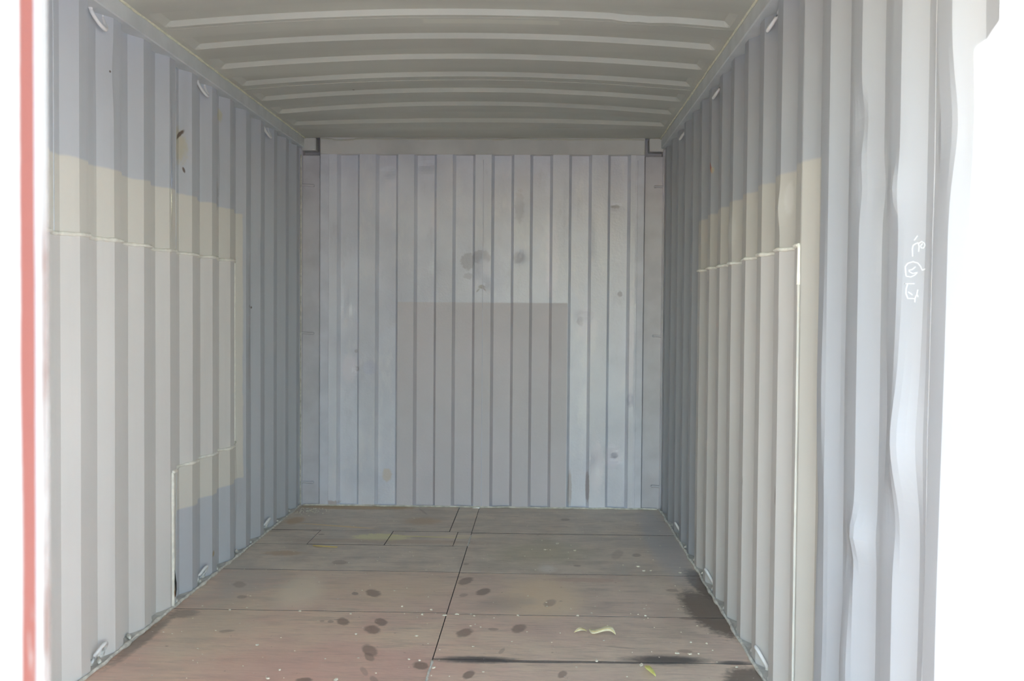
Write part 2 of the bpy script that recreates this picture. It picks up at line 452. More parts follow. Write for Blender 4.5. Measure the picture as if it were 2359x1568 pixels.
def tube_data(pts, rad, seg=8, close=False):
    pts = [Vector(p) for p in pts]
    n = len(pts)
    v, f = [], []
    for i, p in enumerate(pts):
        a = pts[max(0, i - 1)]
        b = pts[min(n - 1, i + 1)]
        t = (b - a).normalized()
        ref = Vector((0, 0, 1)) if abs(t.z) < .9 else Vector((1, 0, 0))
        u = t.cross(ref).normalized()
        w_ = t.cross(u)
        r = rad(i / (n - 1)) if callable(rad) else rad
        for k in range(seg):
            an = 2 * math.pi * k / seg
            v.append(p + (u * math.cos(an) + w_ * math.sin(an)) * r)
    for i in range(n - 1):
        for k in range(seg):
            f.append((i * seg + k, i * seg + (k + 1) % seg, (i + 1) * seg + (k + 1) % seg, (i + 1) * seg + k))
    f.append(list(range(seg))[::-1])
    f.append([(n - 1) * seg + k for k in range(seg)])
    return v, f
def tube(name, pts, rad, mat, parent=None, seg=8):
    v, f = tube_data(pts, rad, seg)
    return fixn(mesh_obj(name, v, f, mat, parent, True))

# ------------------------------------------------------------------ side wall surface
W2, DEP, PIT, PH = 1.176, 0.036, 0.278, 0.238     # inner flats start at PH + k*PIT, profile going deeper: 70 flat, 68 out, 72 outer flat, 68 in
def prof(y):
    t = (y - PH) % PIT
    if t < .070: return 0.0
    if t < .138: return (t - .070) / .068
    if t < .210: return 1.0
    return 1 - (t - .210) / .068
DENTS = {1: [  # right wall: y, z, size y, size z, amount towards the inside, shift along y
    (1.33, 1.64, .10, .11, -.012, -.006), (1.46, 1.62, .03, .07, .012, 0), (1.90, .72, .05, .05, .012, .010), (1.30, .55, .16, .55, .010, .0), (1.45, 1.60, .05, .12, -.010, 0),
    (1.90, 1.75, .05, .07, -.010, .010), (1.86, 1.58, .05, .06, -.014, .012), (1.65, 1.55, .04, .05, .010, -.008),
    (1.60, .98, .05, .12, .015, .012), (1.74, 1.04, .05, .16, -.014, -.020), (1.62, .80, .05, .08, -.007, .008),
    (1.60, 1.14, .06, .20, .005, .007), (2.05, .70, .045, .05, .009, -.007), (1.95, .66, .04, .05, -.009, .006),
    (1.95, .36, .07, .17, .012, -.018), (2.12, .40, .08, .20, -.007, .008), (1.78, .40, .05, .15, -.004, -.006),
    (2.75, 1.62, .03, .05, .008, 0), (3.62, 1.60, .04, .07, .006, 0), (2.20, 1.05, .08, .30, .006, -.012),
    (2.22, .75, .08, .2, -.004, .01), (1.5, .25, .08, .2, .012, -.02)],
    -1: [(3.01, 2.13, .05, .10, -.006, 0), (4.75, 1.58, .05, .06, .006, -.012), (4.75, 1.25, .05, .14, .004, .012),
         (5.0, 1.62, .04, .05, -.005, .01), (4.3, 1.95, .06, .12, .003, .008), (4.6, .35, .06, .16, .004, .010),
         (5.1, 1.2, .06, .3, .003, -.008)]}
def surf(s, y, z, panel=False):
    ys, d = y, 0.0
    for (cy, cz, sy, sz, amt, sh) in DENTS[s]:
        e = ((y - cy) / sy) ** 2 + ((z - cz) / sz) ** 2
        if e < 9:
            g = math.exp(-e)
            d += amt * g
            ys += sh * g
    if not panel:
        ys += .0035 * noise.noise(Vector((y * 1.5, z * 1.6, s * 5)))
    else:
        ys += .0012 * noise.noise(Vector((y * 1.5, z * 1.6, s * 5)))
    d += .0015 * noise.noise(Vector((y * 2.3, z * 1.1, s * 9 + 3)))
    x = W2 + DEP * prof(ys) - d
    return s * (x - (.0018 if panel else 0))
def ybreaks(a, b):
    out = {a, b}
    k = int((a - PH) / PIT) - 1
    while PH + k * PIT < b + PIT:
        base = PH + k * PIT
        for t0, t1, n in ((0, .070, 4), (.070, .138, 4), (.138, .210, 4), (.210, PIT, 4)):
            for j in range(n):
                y = base + t0 + (t1 - t0) * j / n
                if a < y < b: out.add(y)
        k += 1
    r = sorted(out)
    return [r[0]] + [y for i, y in enumerate(r[1:-1], 1) if y - r[0] > .002 and r[-1] - y > .002] + [r[-1]]
def sheet(name, s, y0, y1, z0, z1, mat, parent, panel=False, lap=0.0):
    ys = ybreaks(y0, y1)
    nz = max(2, int(round((z1 - z0) / .03)))
    zs = [z0 + (z1 - z0) * i / nz for i in range(nz + 1)]
    v = [(surf(s, y, z, panel) - s * lap, y, z) for y in ys for z in zs]
    f = []
    for i in range(len(ys) - 1):
        for j in range(nz):
            a = i * (nz + 1) + j
            q = (a, a + nz + 1, a + nz + 2, a + 1)
            f.append(q if s > 0 else q[::-1])
    # back skin two millimetres behind, and a rim
    n = len(v)
    v += [(p[0] + s * .002, p[1], p[2]) for p in v]
    f += [tuple(n + k for k in q[::-1]) for q in f]
    ring = [j for j in range(nz + 1)] + [i * (nz + 1) + nz for i in range(1, len(ys))] + [(len(ys) - 1) * (nz + 1) + j for j in range(nz - 1, -1, -1)] + [i * (nz + 1) for i in range(len(ys) - 2, 0, -1)]
    for k in range(len(ring)):
        a, b_ = ring[k], ring[(k + 1) % len(ring)]
        q = (a, b_, n + b_, n + a)
        f.append(q if s > 0 else q[::-1])
    return mesh_obj(name, v, f, mat, parent)

TOP = 2.330
wl = struct(empty('wall_left'), 'corrugated grey left side wall with a welded repair panel')
wr = struct(empty('wall_right'), 'corrugated grey right side wall, dented and sunlit near the doors')
YB = 5.898
# factory sheets, four corrugations wide, laid around the repair panels
LS = [0.0, .36, 1.47, 2.585, 3.70, 4.81, YB + .03]
LS = [-.02, .41, 1.522, 2.634, 3.746, 4.858, YB + .03]
def cut(a, b, blocks, s, mat, parent, k):
    lap = .0012 * (k % 2)
    # blocks: list of (y0, y1, zmin, zmax) kept regions inside a..b
    for (p, q, z0, z1) in blocks:
        p, q = p - .010, q + .010               # tucked behind the repair panel
        if z0 > .1: z0 -= .010
        if .1 < z1 < 1: z1 += .010
        lo, hi = max(a, p), min(b, q)
        if hi - lo > .004: sheet('steel_sheet', s, lo, hi, z0, z1, mat, parent, False, lap)
LKEEP = [(-.1, 1.2, -.01, TOP), (1.2, 3.598, 1.520, TOP), (3.598, 4.598, -.01, .577), (3.598, 4.598, 1.520, TOP), (4.598, 6.1, -.01, TOP)]
RKEEP = [(-.1, 2.478, -.01, TOP), (2.478, 4.622, 1.482, TOP), (4.622, 6.1, -.01, TOP)]
for k in range(len(LS) - 1):
    cut(LS[k], LS[k + 1], LKEEP, -1, side_mat(*LEFT_ARGS, rng=(LS[k], LS[k + 1])), wl, k)
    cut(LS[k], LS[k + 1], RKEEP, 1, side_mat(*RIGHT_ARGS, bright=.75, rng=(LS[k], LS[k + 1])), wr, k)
PA = 'smooth grey repair panel welded into the side wall'
for y0, y1, z0 in ((1.2, 3.598, -.01), (3.598, 4.598, .577)):
    sheet('repair_panel', -1, y0, y1, z0, 1.520, M_left_r, wl, True)
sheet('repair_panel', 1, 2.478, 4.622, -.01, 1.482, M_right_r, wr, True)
# visible laps: thin vertical seam strips
for s, par, mt in ((-1, wl, M_left), (1, wr, M_right)):
    for y in LS[1:-1]:
        pts = []
        for (p, q, z0, z1) in (LKEEP if s < 0 else RKEEP):
            if p <= y < q:
                pts = [(surf(s, y, z0 + (z1 - z0) * i / 50) - s * .0005, y, z0 + (z1 - z0) * i / 50) for i in range(51)]
                tube('seam_bead', pts, .0022, mt, par, 6)
# weld beads, cream painted, following the corrugation
def bead_h(s, par, ya, yb, z, r=.0045, jag=.006):
    n = int((yb - ya) / .012)
    pts = []
    for i in range(n + 1):
        y = ya + (yb - ya) * i / n
        zz = z + jag * noise.noise(Vector((y * 4, z * 7, 2))) + .002 * noise.noise(Vector((y * 40, 0, 0)))
        pts.append((surf(s, y, zz, True) - s * .001, y, zz))
    tube('weld_bead', pts, lambda t: r * (1 + .35 * noise.noise(Vector((t * n * .35, z, s)))), M_weld, par, 7)
def bead_v(s, par, y, za, zb, r=.0045, mat=None):
    n = int((zb - za) / .02)
    pts = []
    for i in range(n + 1):
        z = za + (zb - za) * i / n
        yy = y + .003 * noise.noise(Vector((z * 5, y, 4)))
        pts.append((surf(s, yy, z, True) - s * .001, yy, z))
    tube('weld_bead', pts, lambda t: r * (1 + .3 * noise.noise(Vector((t * n * .4, y, s)))), mat or M_weld, par, 7)
bead_h(-1, wl, 1.2, 4.598, 1.520, .0075)
bead_v(-1, wl, 4.598, .577, 1.520, .0035)
bead_h(-1, wl, 3.598, 4.598, .577, .0075, .010)
bead_v(-1, wl, 3.598, 0, .577, .0075)
bead_h(1, wr, 2.478, 4.622, 1.482, .0065)
bead_v(1, wr, 4.622, 0, 1.482, .005)
bead_v(1, wr, 2.478, 0, 1.482, .0045, flat_mat('weld_overpaint', tuple(v * .80 for v in OVER)))
bead_v(1, wr, 2.478, 1.36, 1.482, .006)
tube('open_crack', [(surf(-1, 3.603 + dy, z, True) + .006, 3.603 + dy, z) for dy, z in ((.0, .165), (.006, .135), (.016, .10), (.020, .07), (.014, .04))],
     lambda t: .0035 * math.sin(math.pi * min(.97, max(.03, t))) + .0004, M_crack, wl, 6)
# vertical corner beads where the side walls meet the rear posts
for s, par in ((-1, wl), (1, wr)):
    tube('weld_bead', [(s * (1.172 + .001 * noise.noise(Vector((z * 3, s, 0)))), YB + .004, z) for z in [i * .04 for i in range(58)]],
         lambda t: .0042 * (1 + .3 * noise.noise(Vector((t * 60, 1, 1)))), M_seal if s < 0 else M_post, par, 6)

# ------------------------------------------------------------------ rails, ledges, sealant
for k, s in ((1, -1), (2, 1)):
    xa, xb = sorted((s * 1.150, s * 1.262))
    r = box('trim_%d' % k, xa, xb, -.10, 5.93, 2.325, 2.412, M_rail, None, .004)
    struct(r, '%s top side rail running under the roof edge' % ('left' if s < 0 else 'right'))
    n = 260
    tube('sealant_bead', [(s * (1.1455 + .002 * noise.noise(Vector((i * .11, s, 3)))), .0 + 5.89 * i / n, 2.3885 + .0025 * noise.noise(Vector((i * .17, s, 8)))) for i in range(n + 1)],
         lambda t: .0052 * (1 + .5 * noise.noise(Vector((t * 80, s, 5)))), M_beadtop, r, 7)
for k, s in ((1, -1), (2, 1)):
    nm = 'baseboard_left' if s < 0 else 'baseboard_right'
    xa, xb = sorted((s * 1.166, s * 1.26))
    r = box(nm, xa, xb, -.02, 5.93, -.16, .004, M_ledge, None, .003)
    struct(r, '%s bottom side rail ledge with lumpy sealant' % ('left' if s < 0 else 'right'))
    n = 420
    def R(t, s=s): return .0065 * (1 + .9 * noise.noise(Vector((t * 75, s * 3, 5))) + .5 * noise.noise(Vector((t * 230, s * 3, 1))))
    tube('sealant_bead', [(s * (1.168 + .007 * noise.noise(Vector((i * .09, s, 3)))), 5.89 * i / n, .004 + .004 * noise.noise(Vector((i * .2, s, 8)))) for i in range(n + 1)],
         lambda t: max(.002, R(t)), M_seal, r, 8)
    # clots of mastic where the corrugation leaves the rail
    for j in range(4, 21):
        y = PH + j * PIT + random.uniform(.10, .17)
        pts = [(s * (1.178 + .012 * i + random.uniform(-.004, .004)), y + .028 * (i - 1) + random.uniform(-.01, .01), .006 + random.uniform(0, .006)) for i in range(3)]
        tube('mastic_clot', pts, lambda t: .004 + .005 * math.sin(math.pi * t), M_seal, r, 7)

# ------------------------------------------------------------------ roof
def roof_z(x, y):
    cam_ = .053 * (1 - (x / 1.15) ** 2) * min(1, max(0, (5.62 - y) / .32))
    k = ((y - 3.029) / .3497)
    fr = (k - math.floor(k)) * .3497              # distance past a bright slope foot
    up_ = 0.0
    if fr > .3497 - .013: up_ = (.3497 - fr) / .013
    elif fr > .3497 - .165: up_ = 1.0
    elif fr > .3497 - .185: up_ = (fr - (.3497 - .185)) / .020
    if y > 5.50: up_ = 0
    e = min(1, max(0, (1.118 - abs(x)) / .025))
    dent = -.012 * math.exp(-(((x - .71) / .02) ** 2 + ((y - 3.385) / .03) ** 2)) - .006 * math.exp(-(((x - .80) / .05) ** 2 + ((y - 3.39) / .04) ** 2))
    return 2.3905 + cam_ + .021 * up_ * e + dent + .001 * noise.noise(Vector((x * 3, y * 2, 7)))
cl = struct(empty('ceiling'), 'cambered corrugated steel roof with crosswise ribs')
PB = [-.05, .155, 1.24, 2.325, 3.412, 4.497, 5.575, 5.91]
xs = sorted({-1.16, 1.16} | {s * (1.118 - .025 * j / 3) for s in (-1, 1) for j in range(4)} | {-1.09 + 2.18 * i / 60 for i in range(61)})
for pi in range(len(PB) - 1):
    a, b_ = PB[pi], PB[pi + 1]
    ys = {a, b_}
    for k in range(-10, 9):
        f0 = 3.029 + k * .3497
        for d in (0, .04, .08, .12, .1647, .1747, .1847, .22, .26, .30, .3367, .3430):
            if a + .003 < f0 + d < b_ - .003: ys.add(f0 + d)
    for i in range(1, 9):
        if b_ > 5.5: ys.add(a + (b_ - a) * i / 9)
    ys = sorted(ys)
    off = .002 * (pi % 2)
    v = [(x, y, roof_z(x, min(y, 5.95)) - off) for y in ys for x in xs]
    nx = len(xs)
    f = [(i * nx + j, (i + 1) * nx + j, (i + 1) * nx + j + 1, i * nx + j + 1) for i in range(len(ys) - 1) for j in range(nx - 1)]
    o = mesh_obj('roof_panel', v, f, M_roof, cl)
    sm = o.modifiers.new('thickness', 'SOLIDIFY')
    sm.thickness = -.002
    sm.offset = 1
    if 0 < pi:
        tube('roof_seam', [(x, a, roof_z(x, a) - .001) for x in [-1.14 + 2.28 * i / 60 for i in range(61)]], .0022, M_roof, cl, 6)

# ------------------------------------------------------------------ rear wall
wb = struct(empty('wall_back'), 'corrugated steel end wall with a repainted middle')
REC = .0456
def bx(x, z):
    """depth of the end wall at x"""
    c = ((x + .010) / .25) % 1.0 * .25            # recess centres at .115+...
    t = abs(((x - .0115) / .25) % 1.0 - .5) * .25  # distance from recess centre
    d = 0.0
    if abs(x - .0) < 1.0 and t < .073:
        d = 1.0 if t < .055 else (.073 - t) / .018
    # pressed dents
    dd = 0.0
    for (cx, cz, sx, sz, a) in BD:
        e = ((x - cx) / sx) ** 2 + ((z - cz) / sz) ** 2
        if e < 9: dd += a * math.exp(-e)
    return YB + REC * d + dd + .0012 * noise.noise(Vector((x * 3, z * 2, 1)))
BD = [(-.61, 2.175, .045, .022, .012), (-.61, 2.12, .05, .03, -.006), (-.36, 2.215, .045, .018, .014), (-.36, 2.17, .05, .03, -.006),
      (-.895, 1.345, .022, .06, .016), (-.875, 1.28, .02, .05, -.010), (-.808, .894, .020, .020, .014), (-.72, .905, .045, .045, .006),
      (.243, 1.63, .035, .035, .010), (.23, 1.635, .015, .02, -.006), (.865, .33, .040, .035, .012), (.88, .345, .018, .018, -.012), (.865, .285, .05, .015, -.006),
      (.76, .30, .04, .08, .008), (.72, .32, .02, .03, -.008), (.01, 1.56, .035, .09, -.008), (.02, 1.46, .03, .04, .008),
      (.70, 1.25, .03, .02, .007), (.97, .70, .02, .04, .007), (.55, 1.9, .02, .3, .003), (.86, 1.96, .04, .02, .004),
      (.24, 1.95, .04, .05, .005), (.65, 1.25, .03, .03, .006), (.74, 1.75, .03, .12, .004), (.62, 1.95, .02, .06, -.004), (-.30, 1.55, .03, .04, .004)]
def back_sheet(name, x0, x1, z0, z1, mat):
    xs_ = {x0, x1}
    c = -2
    for k in range(-6, 7):
        ctr = .0115 + .125 + .25 * k
        for t in (-.125, -.11, -.095, -.082, -.073, -.064, -.055, -.037, -.018, 0, .018, .037, .055, .064, .073, .082, .095, .11):
            if x0 + .002 < ctr + t < x1 - .002: xs_.add(ctr + t)
    xs_ = sorted(xs_)
    nz = int((z1 - z0) / .018)
    zs = [z0 + (z1 - z0) * i / nz for i in range(nz + 1)]
    v = [(x, bx(x, z), z) for x in xs_ for z in zs]
    n1 = nz + 1
    f = [(i * n1 + j, (i + 1) * n1 + j, (i + 1) * n1 + j + 1, i * n1 + j + 1) for i in range(len(xs_) - 1) for j in range(nz)]
    o = mesh_obj(name, v, f, mat, wb)
    sm = o.modifiers.new('thickness', 'SOLIDIFY')
    sm.thickness = .002
    sm.offset = -1
    return o
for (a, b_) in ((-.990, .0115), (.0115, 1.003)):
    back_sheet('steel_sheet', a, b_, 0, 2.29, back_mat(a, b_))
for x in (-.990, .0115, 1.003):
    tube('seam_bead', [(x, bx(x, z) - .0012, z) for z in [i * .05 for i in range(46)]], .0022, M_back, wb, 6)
for s in (-1, 1):
    x0, x1 = sorted((s * .988, s * 1.047))
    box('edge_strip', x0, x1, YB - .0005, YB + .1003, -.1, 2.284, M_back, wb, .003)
# header, posts, fittings
hd = struct(box('trim_3', -1.047, 1.047, YB - .006, YB + .1003, 2.284, 2.415, M_head, None, .005), 'rear top header beam above the end wall')
tube('sealant_bead', [(x, YB - .006, 2.381 + .006 * noise.noise(Vector((x * 6, 3, 3))) - (.006 if -.96 < x < -.82 else 0)) for x in [-1.04 + 2.08 * i / 120 for i in range(121)]],
     .005, M_roof, hd, 6)
tube('sealant_bead', [(x, YB - .002, .006 + .003 * noise.noise(Vector((x * 9, 3, 3)))) for x in [-1.15 + 2.3 * i / 160 for i in range(161)]],
     lambda t: .006 * (1 + .5 * noise.noise(Vector((t * 60, 1, 1)))), M_seal, wb, 6)
for k, s in ((4, -1), (5, 1)):
    p = empty('trim_%d' % k)
    struct(p, '%s rear corner post with a recessed face' % ('left' if s < 0 else 'right'))
    x0, x1 = sorted((s * 1.052, s * 1.25))
    box('post_web', x0, x1, YB + .030, YB + .10, -.16, 2.281, M_post, p, .004)
    xa, xb = sorted((s * .98, s * 1.27))
    box('light_seal_back', xa, xb, YB + .1005, YB + .115, -.16, 2.42, M_post, p)  # added plates behind, over and beside the post, blocking leaking sky light
    box('light_seal_top', xa, xb, YB - .03, YB + .1004, 2.4165, 2.43, M_post, p)
    box('light_seal_top', xa, xb, YB - .03, YB + .0125, 2.3935, 2.4160, M_post, p)
    xc, xd = sorted((s * 1.2505, s * 1.27))
    box('light_seal_side', xc, xd, YB - .03, YB + .0995, -.16, 2.4160, M_post, p)
    x0, x1 = sorted((s * 1.075, s * 1.17))
    box('corner_fitting', x0, x1, YB - .004, YB + .0995, 2.308, 2.3925, M_head, p, .006)
    x0, x1 = sorted((s * 1.165, s * 1.25))
    box('post_flange', x0, x1, YB + .012, YB + .09, -.16, 2.40, M_post, p, .003)
# lashing bars on the rear posts
for s in (-1, 1):
    for z, nm in ((2.085, 'topmost'), (1.125, 'middle'), (.150, 'lowest')):
        t = empty('lashing_bar', (s * 1.15, YB + .018, z))
        ln = .105 if s < 0 else .085
        xa, xb = (-1.180, -1.090) if s < 0 else (1.112, 1.180)
        o = tube('rod', [(xa - t.location.x + (xb - xa) * i / 6, 0, .0015 * math.sin(i)) for i in range(7)], .0072, M_post, t, 10)
        for q in (0, 1):
            xx = (xa + .006 if q == 0 else xb - .006) - t.location.x
            tube('weld_blob', [(xx, .0, 0), (xx, .007, 0), (xx, .016, 0)], .008, M_post, t, 8)
        tag(t, 'short grey lashing bar welded on the %s rear corner post, %s of three' % ('left' if s < 0 else 'right', nm), 'lashing bar', 'lashing bars on the rear corner posts')

# ------------------------------------------------------------------ lashing rings
def ring(s, y, z, upward, label, group):
    """bent round bar: both feet welded in the rail corner of a corrugation recess, bow standing off the wall"""
    t = empty('lashing_ring', (s * 1.205, y, z))
    d = 1 if upward else -1
    pts = []
    for i in range(15):
        a = math.pi * i / 14
        out_ = math.sin(a)
        pts.append((-s * (.000 + .034 * out_), -.046 * math.cos(a), d * (.066 * out_ ** .8 - .006)))
    tube('hoop', pts, .0068, M_ring, t, 10)
    for q in (-1, 1):
        tube('weld_foot', [(0 + s * .004, q * .046, -d * .016), (-s * .002, q * .046, -d * .006), (-s * .004, q * .045, d * .006)], lambda u: .010 - .003 * u, M_seal if upward else M_ring, t, 8)
    tag(t, label, 'lashing ring', group)
N3 = ('nearest', 'second', 'farthest')
for i, y in enumerate((2.935, 4.045, 5.155)):
    ring(-1, y, 2.322, False, 'round-bar lashing ring under the left roof rail, %s of three' % N3[i], 'upper lashing rings')
    ring(-1, y - .015, .008, True, 'round-bar lashing ring low on the left wall at the floor, %s of three' % N3[i], 'lower lashing rings')
for i, y in enumerate((2.945, 4.057, 5.169)):
    ring(1, y, 2.322, False, 'round-bar lashing ring under the right roof rail, %s of three' % N3[i], 'upper lashing rings')
    ring(1, y + (.05, .05, 0)[i], .008, True, 'round-bar lashing ring low on the right wall at the floor, %s of three' % N3[i], 'lower lashing rings')

# ------------------------------------------------------------------ floor
fl = struct(empty('floor'), 'worn plywood floor boards with stains')
box('sub_floor', -1.17, 1.17, -.02, 5.96, -.16, -.034, M_dark, fl)
def board(x0, x1, y0, y1, dz=0.0, n=0):
    g = .0026
    v, f = box_data(x0 + g * .55, x1 - g * .55, y0 + g, y1 - g, -.030, dz, .0009)
    return fixn(mesh_obj('floor_board', v, f, floor_mat(x0, x1, y0, y1), fl))
RB = [0.0, .62, 1.24, 1.86, 2.44, 3.020, 3.574, 4.250, 5.140, 5.930]
for i in range(len(RB) - 1): board(0, 1.168, RB[i], RB[i + 1], -.0034 + .0004 * i + (.0012 if i == 8 else 0))
LB = [0.0, .60, 1.20, 1.80, 2.40, 3.590, 4.262, 4.810]
for i in range(len(LB) - 1): board(-1.168, 0, LB[i], LB[i + 1], -.0034 + .0004 * i)
board(-1.168, -.878, 4.810, 5.165, -.001)
board(-.878, -.455, 4.810, 5.165, .0003)
board(-.455, -.080, 4.810, 5.165, -.0006)
board(-.080, 0, 4.810, 5.165, -.001)
board(-1.168, -.13, 5.165, 5.930, .0002)
board(-.13, 0, 5.165, 5.930, -.0008)
# putty squeezed out of the centre joint
for (ya, yb) in ((4.82, 5.08), (2.72, 3.0)):
    n = 24
    tube('joint_filler', [(.001 + .003 * noise.noise(Vector((i * .6, ya, 0))), ya + (yb - ya) * i / n, -.001) for i in range(n + 1)],
         lambda t: .0055 * (.6 + abs(noise.noise(Vector((t * 14, ya, 2))))), M_seal, fl, 6)

# ------------------------------------------------------------------ litter
def leaf(name, x, y, L, W, ang, bend, curl, mat, label):
    n = 12
    v, f = [], []
    for sgn in (0, 1):
        for i in range(n + 1):
            t = i / n
            wdt = W * math.sin(math.pi * min(.985, max(.02, t))) ** .7
            cx = L * (t - .5)
            cy = bend * L * (math.sin(math.pi * t) - .5) if curl != 's' else bend * L * math.sin(2 * math.pi * t)
            zz = .004 + .010 * math.sin(math.pi * t) + (.0 if sgn == 0 else -.0012)
            for j in (-1, 0, 1):
                v.append((cx, cy + j * wdt * .5, zz + (.003 if j else -.001)))
    N = (n + 1) * 3
    for i in range(n):
        for j in range(2):
            a = i * 3 + j
            f.append((a, a + 3, a + 4, a + 1))
            f.append((N + a, N + a + 1, N + a + 4, N + a + 3))
    for i in range(n):
        for j in (0, 2):
            a = i * 3 + j
            f.append((a, a + 3, N + a + 3, N + a))
    f.append((0, 1, 2, N + 2, N + 1, N))
    f.append((n * 3, n * 3 + 1, n * 3 + 2, N + n * 3 + 2, N + n * 3 + 1, N + n * 3))
    o = fixn(mesh_obj(name, v, f, mat, None, True))
    o.location = (x, y, W * .16)
    o.rotation_euler = (0, 0, ang) if ang > 1 else (.42, 0, ang)      # lies propped on its curled edge
    tag(o, label, 'leaf')
    tube('midrib', [(L * .96 * (i / 8 - .5), (bend * L * (math.sin(math.pi * i / 8) - .5) if curl != 's' else bend * L * math.sin(2 * math.pi * i / 8)), .0062 + .010 * math.sin(math.pi * i / 8)) for i in range(9)], .0006, M_tape, o, 5)
    return o
leaf('curled_leaf', .640, 3.334, .115, .034, -.50, -.14, 's', M_leaf, 'long curled pale yellow leaf on the plywood floor, largest one')
leaf('narrow_leaf', .553, 3.343, .054, .018, .35, .06, 'c', M_leaf, 'short narrow pale leaf lying just left of the big curled leaf')
leaf('yellow_leaf', .780, 2.905, .100, .022, 1.78, .10, 'c', M_leaf2, 'bright yellow-green slender leaf in front of the dark scuffed joint')
v, f = [], []
n = 12
for zz in (.002, .0036):
    for i in range(n + 1):
        t = i / n
        for j in (-.5, .5): v.append((.14 * (t - .5), .018 * (t - .5) ** 2 * 4 + j * .012, zz + .004 * math.sin(math.pi * t)))
N = 2 * (n + 1)
for i in range(n):
    a = 2 * i
    f += [(a, a + 2, a + 3, a + 1), (N + a, N + a + 1, N + a + 3, N + a + 2), (a, N + a, N + a + 2, a + 2), (a + 1, a + 3, N + a + 3, N + a + 1)]
f += [(0, 1, N + 1, N), (2 * n, N + 2 * n, N + 2 * n + 1, 2 * n + 1)]
o = fixn(mesh_obj('strapping_scrap', v, f, M_tape))
o.location = (-.768, 4.735, 0)
o.rotation_euler = (0, 0, -.22)
tag(o, 'short strip of bright yellow plastic strapping on the far left floor', 'strap')

def chip_mesh(sx, sy, sz):
    v, f = [], []
    k = 7
    for z in (.0, 1.0):
        for i in range(k):
            a = 2 * math.pi * i / k
            r = random.uniform(.65, 1.15) * (1 - .3 * z)
            v.append((sx * r * math.cos(a), sy * r * math.sin(a), z * sz * random.uniform(.6, 1.2)))
    for i in range(k): f.append((i, (i + 1) % k, k + (i + 1) % k, k + i))
    f += [list(range(k))[::-1], list(range(k, 2 * k))]
    return v, f
CH = [(.759, 2.985, .012, .020), (-.545, 2.785, .012, .008), (-.308, 2.785, .012, .014), (-.302, 2.755, .004, .014), (-.085, 3.00, .008, .004), (.015, 2.92, .009, .014),
      (.905, 3.115, .012, .006), (.952, 3.112, .013, .010), (.985, 3.115, .006, .005), (1.035, 3.235, .006, .010), (.975, 3.245, .006, .005),
      (.885, 4.415, .016, .014), (.905, 4.33, .012, .012), (.94, 4.335, .008, .010), (.045, 3.56, .016, .007), (-.005, 3.545, .016, .010), (.118, 3.545, .008, .010), (-.10, 3.55, .008, .008),
      (1.08, 4.305, .010, .014), (.49, 4.90, .012, .018), (.58, 4.74, .012, .014), (.42, 4.75, .012, .012), (-.07, 3.62, .010, .006), (-.09, 3.27, .010, .008), (-.33, 3.28, .008, .007), (-.40, 3.545, .008, .008),
      (-.62, 3.57, .010, .006), (-.92, 3.57, .009, .006), (.55, 3.57, .009, .006), (.835, 3.58, .008, .005), (-.68, 3.13, .010, .006), (-.525, 2.87, .006, .008), (-.045, 2.99, .006, .004), (-.20, 3.66, .008, .008),
      (.30, 3.56, .008, .006), (.60, 3.02, .008, .014), (.78, 2.78, .010, .008), (1.10, 2.98, .008, .008)]
CL = ['pale flake just left of the yellow-green leaf, in front of the dark scuff', 'flat pale flake beside a dark stain at the front left edge of the view',
      'brightest cream crumb at the front of the left floor board', 'thin upright splinter touching the brightest cream crumb, front left',
      'tiny crumb beside the round stain left of the centre joint putty', 'cream crumb right beside the putty of the centre joint',
      'left one of three crumbs behind the right-hand dark scuff', 'middle one of three crumbs behind the right-hand dark scuff, the widest',
      'right one of three crumbs behind the right-hand dark scuff', 'crumb behind the three crumbs, nearer the right wall',
      'crumb behind the three crumbs, the one away from the wall', 'largest pale splinter on the far right board, before the rear cross joint',
      'pale flake touching the second cross joint, right half of floor', 'small crumb close right of the pale flake at the second cross joint',
      'long cream flake on the third cross joint, just right of the centre', 'cream flake on the third cross joint, exactly at the centre joint',
      'crumb on the third cross joint, right of the two long flakes', 'crumb on the third cross joint, left of the centre joint',
      'crumb at the edge of the dark wet stain by the right wall', 'pale flake farthest back on the right half, beyond the white smudge',
      'pale splinter right of the white smudge on the far right board', 'pale crumb behind the white smudge on the far right board',
      'crumb on the mid-left board touching the centre joint', 'crumb left of the centre joint, between two dark oval stains',
      'crumb just right of the long dark stain on the front left board', 'crumb on the third cross joint behind the pair of dark ovals',
      'crumb on the third cross joint at the middle of the left half', 'crumb on the third cross joint close to the left wall',
      'crumb on the third cross joint in the middle of the right half', 'crumb on the third cross joint, right of the two curled leaves',
      'lone crumb on the bare front left board, far from any stain', 'lone crumb in the reddish worn area, front left',
      'speck at the near end of the centre joint, beside the putty tip', 'crumb in front of the double stain on the mid-left board',
      'crumb on the third cross joint behind the narrow leaf', 'pale streak on the dark scuffed joint, between the two dark smears',
      'pale speck at the tip of the yellow-green leaf', 'pale speck in front of the joint, closest to the right wall']
for i, (x, y, sx, sy) in enumerate(CH):
    v, f = chip_mesh(sx * .8, sy * .85, .0045)
    o = fixn(mesh_obj('wood_chip', v, f, M_chip))
    o.location = (x, y, .0004)
    o.rotation_euler = (0, 0, random.uniform(-.5, .5))
    lab = CL[i]
    tag(o, lab, 'wood chip', 'wood crumbs on the floor')
V, Fc = [], []
for i in range(220):
    y = 2.7 + 3.1 * random.random() ** 1.1
    x = random.uniform(-1.1, 1.12)
    s_ = random.uniform(.0012, .0035)
    v, f = chip_mesh(s_ * random.uniform(1, 2), s_, .002)
    b0 = len(V)
    V += [(x + p[0], y + p[1], p[2] + .0004) for p in v]
    Fc += [[b0 + q for q in g] for g in f]
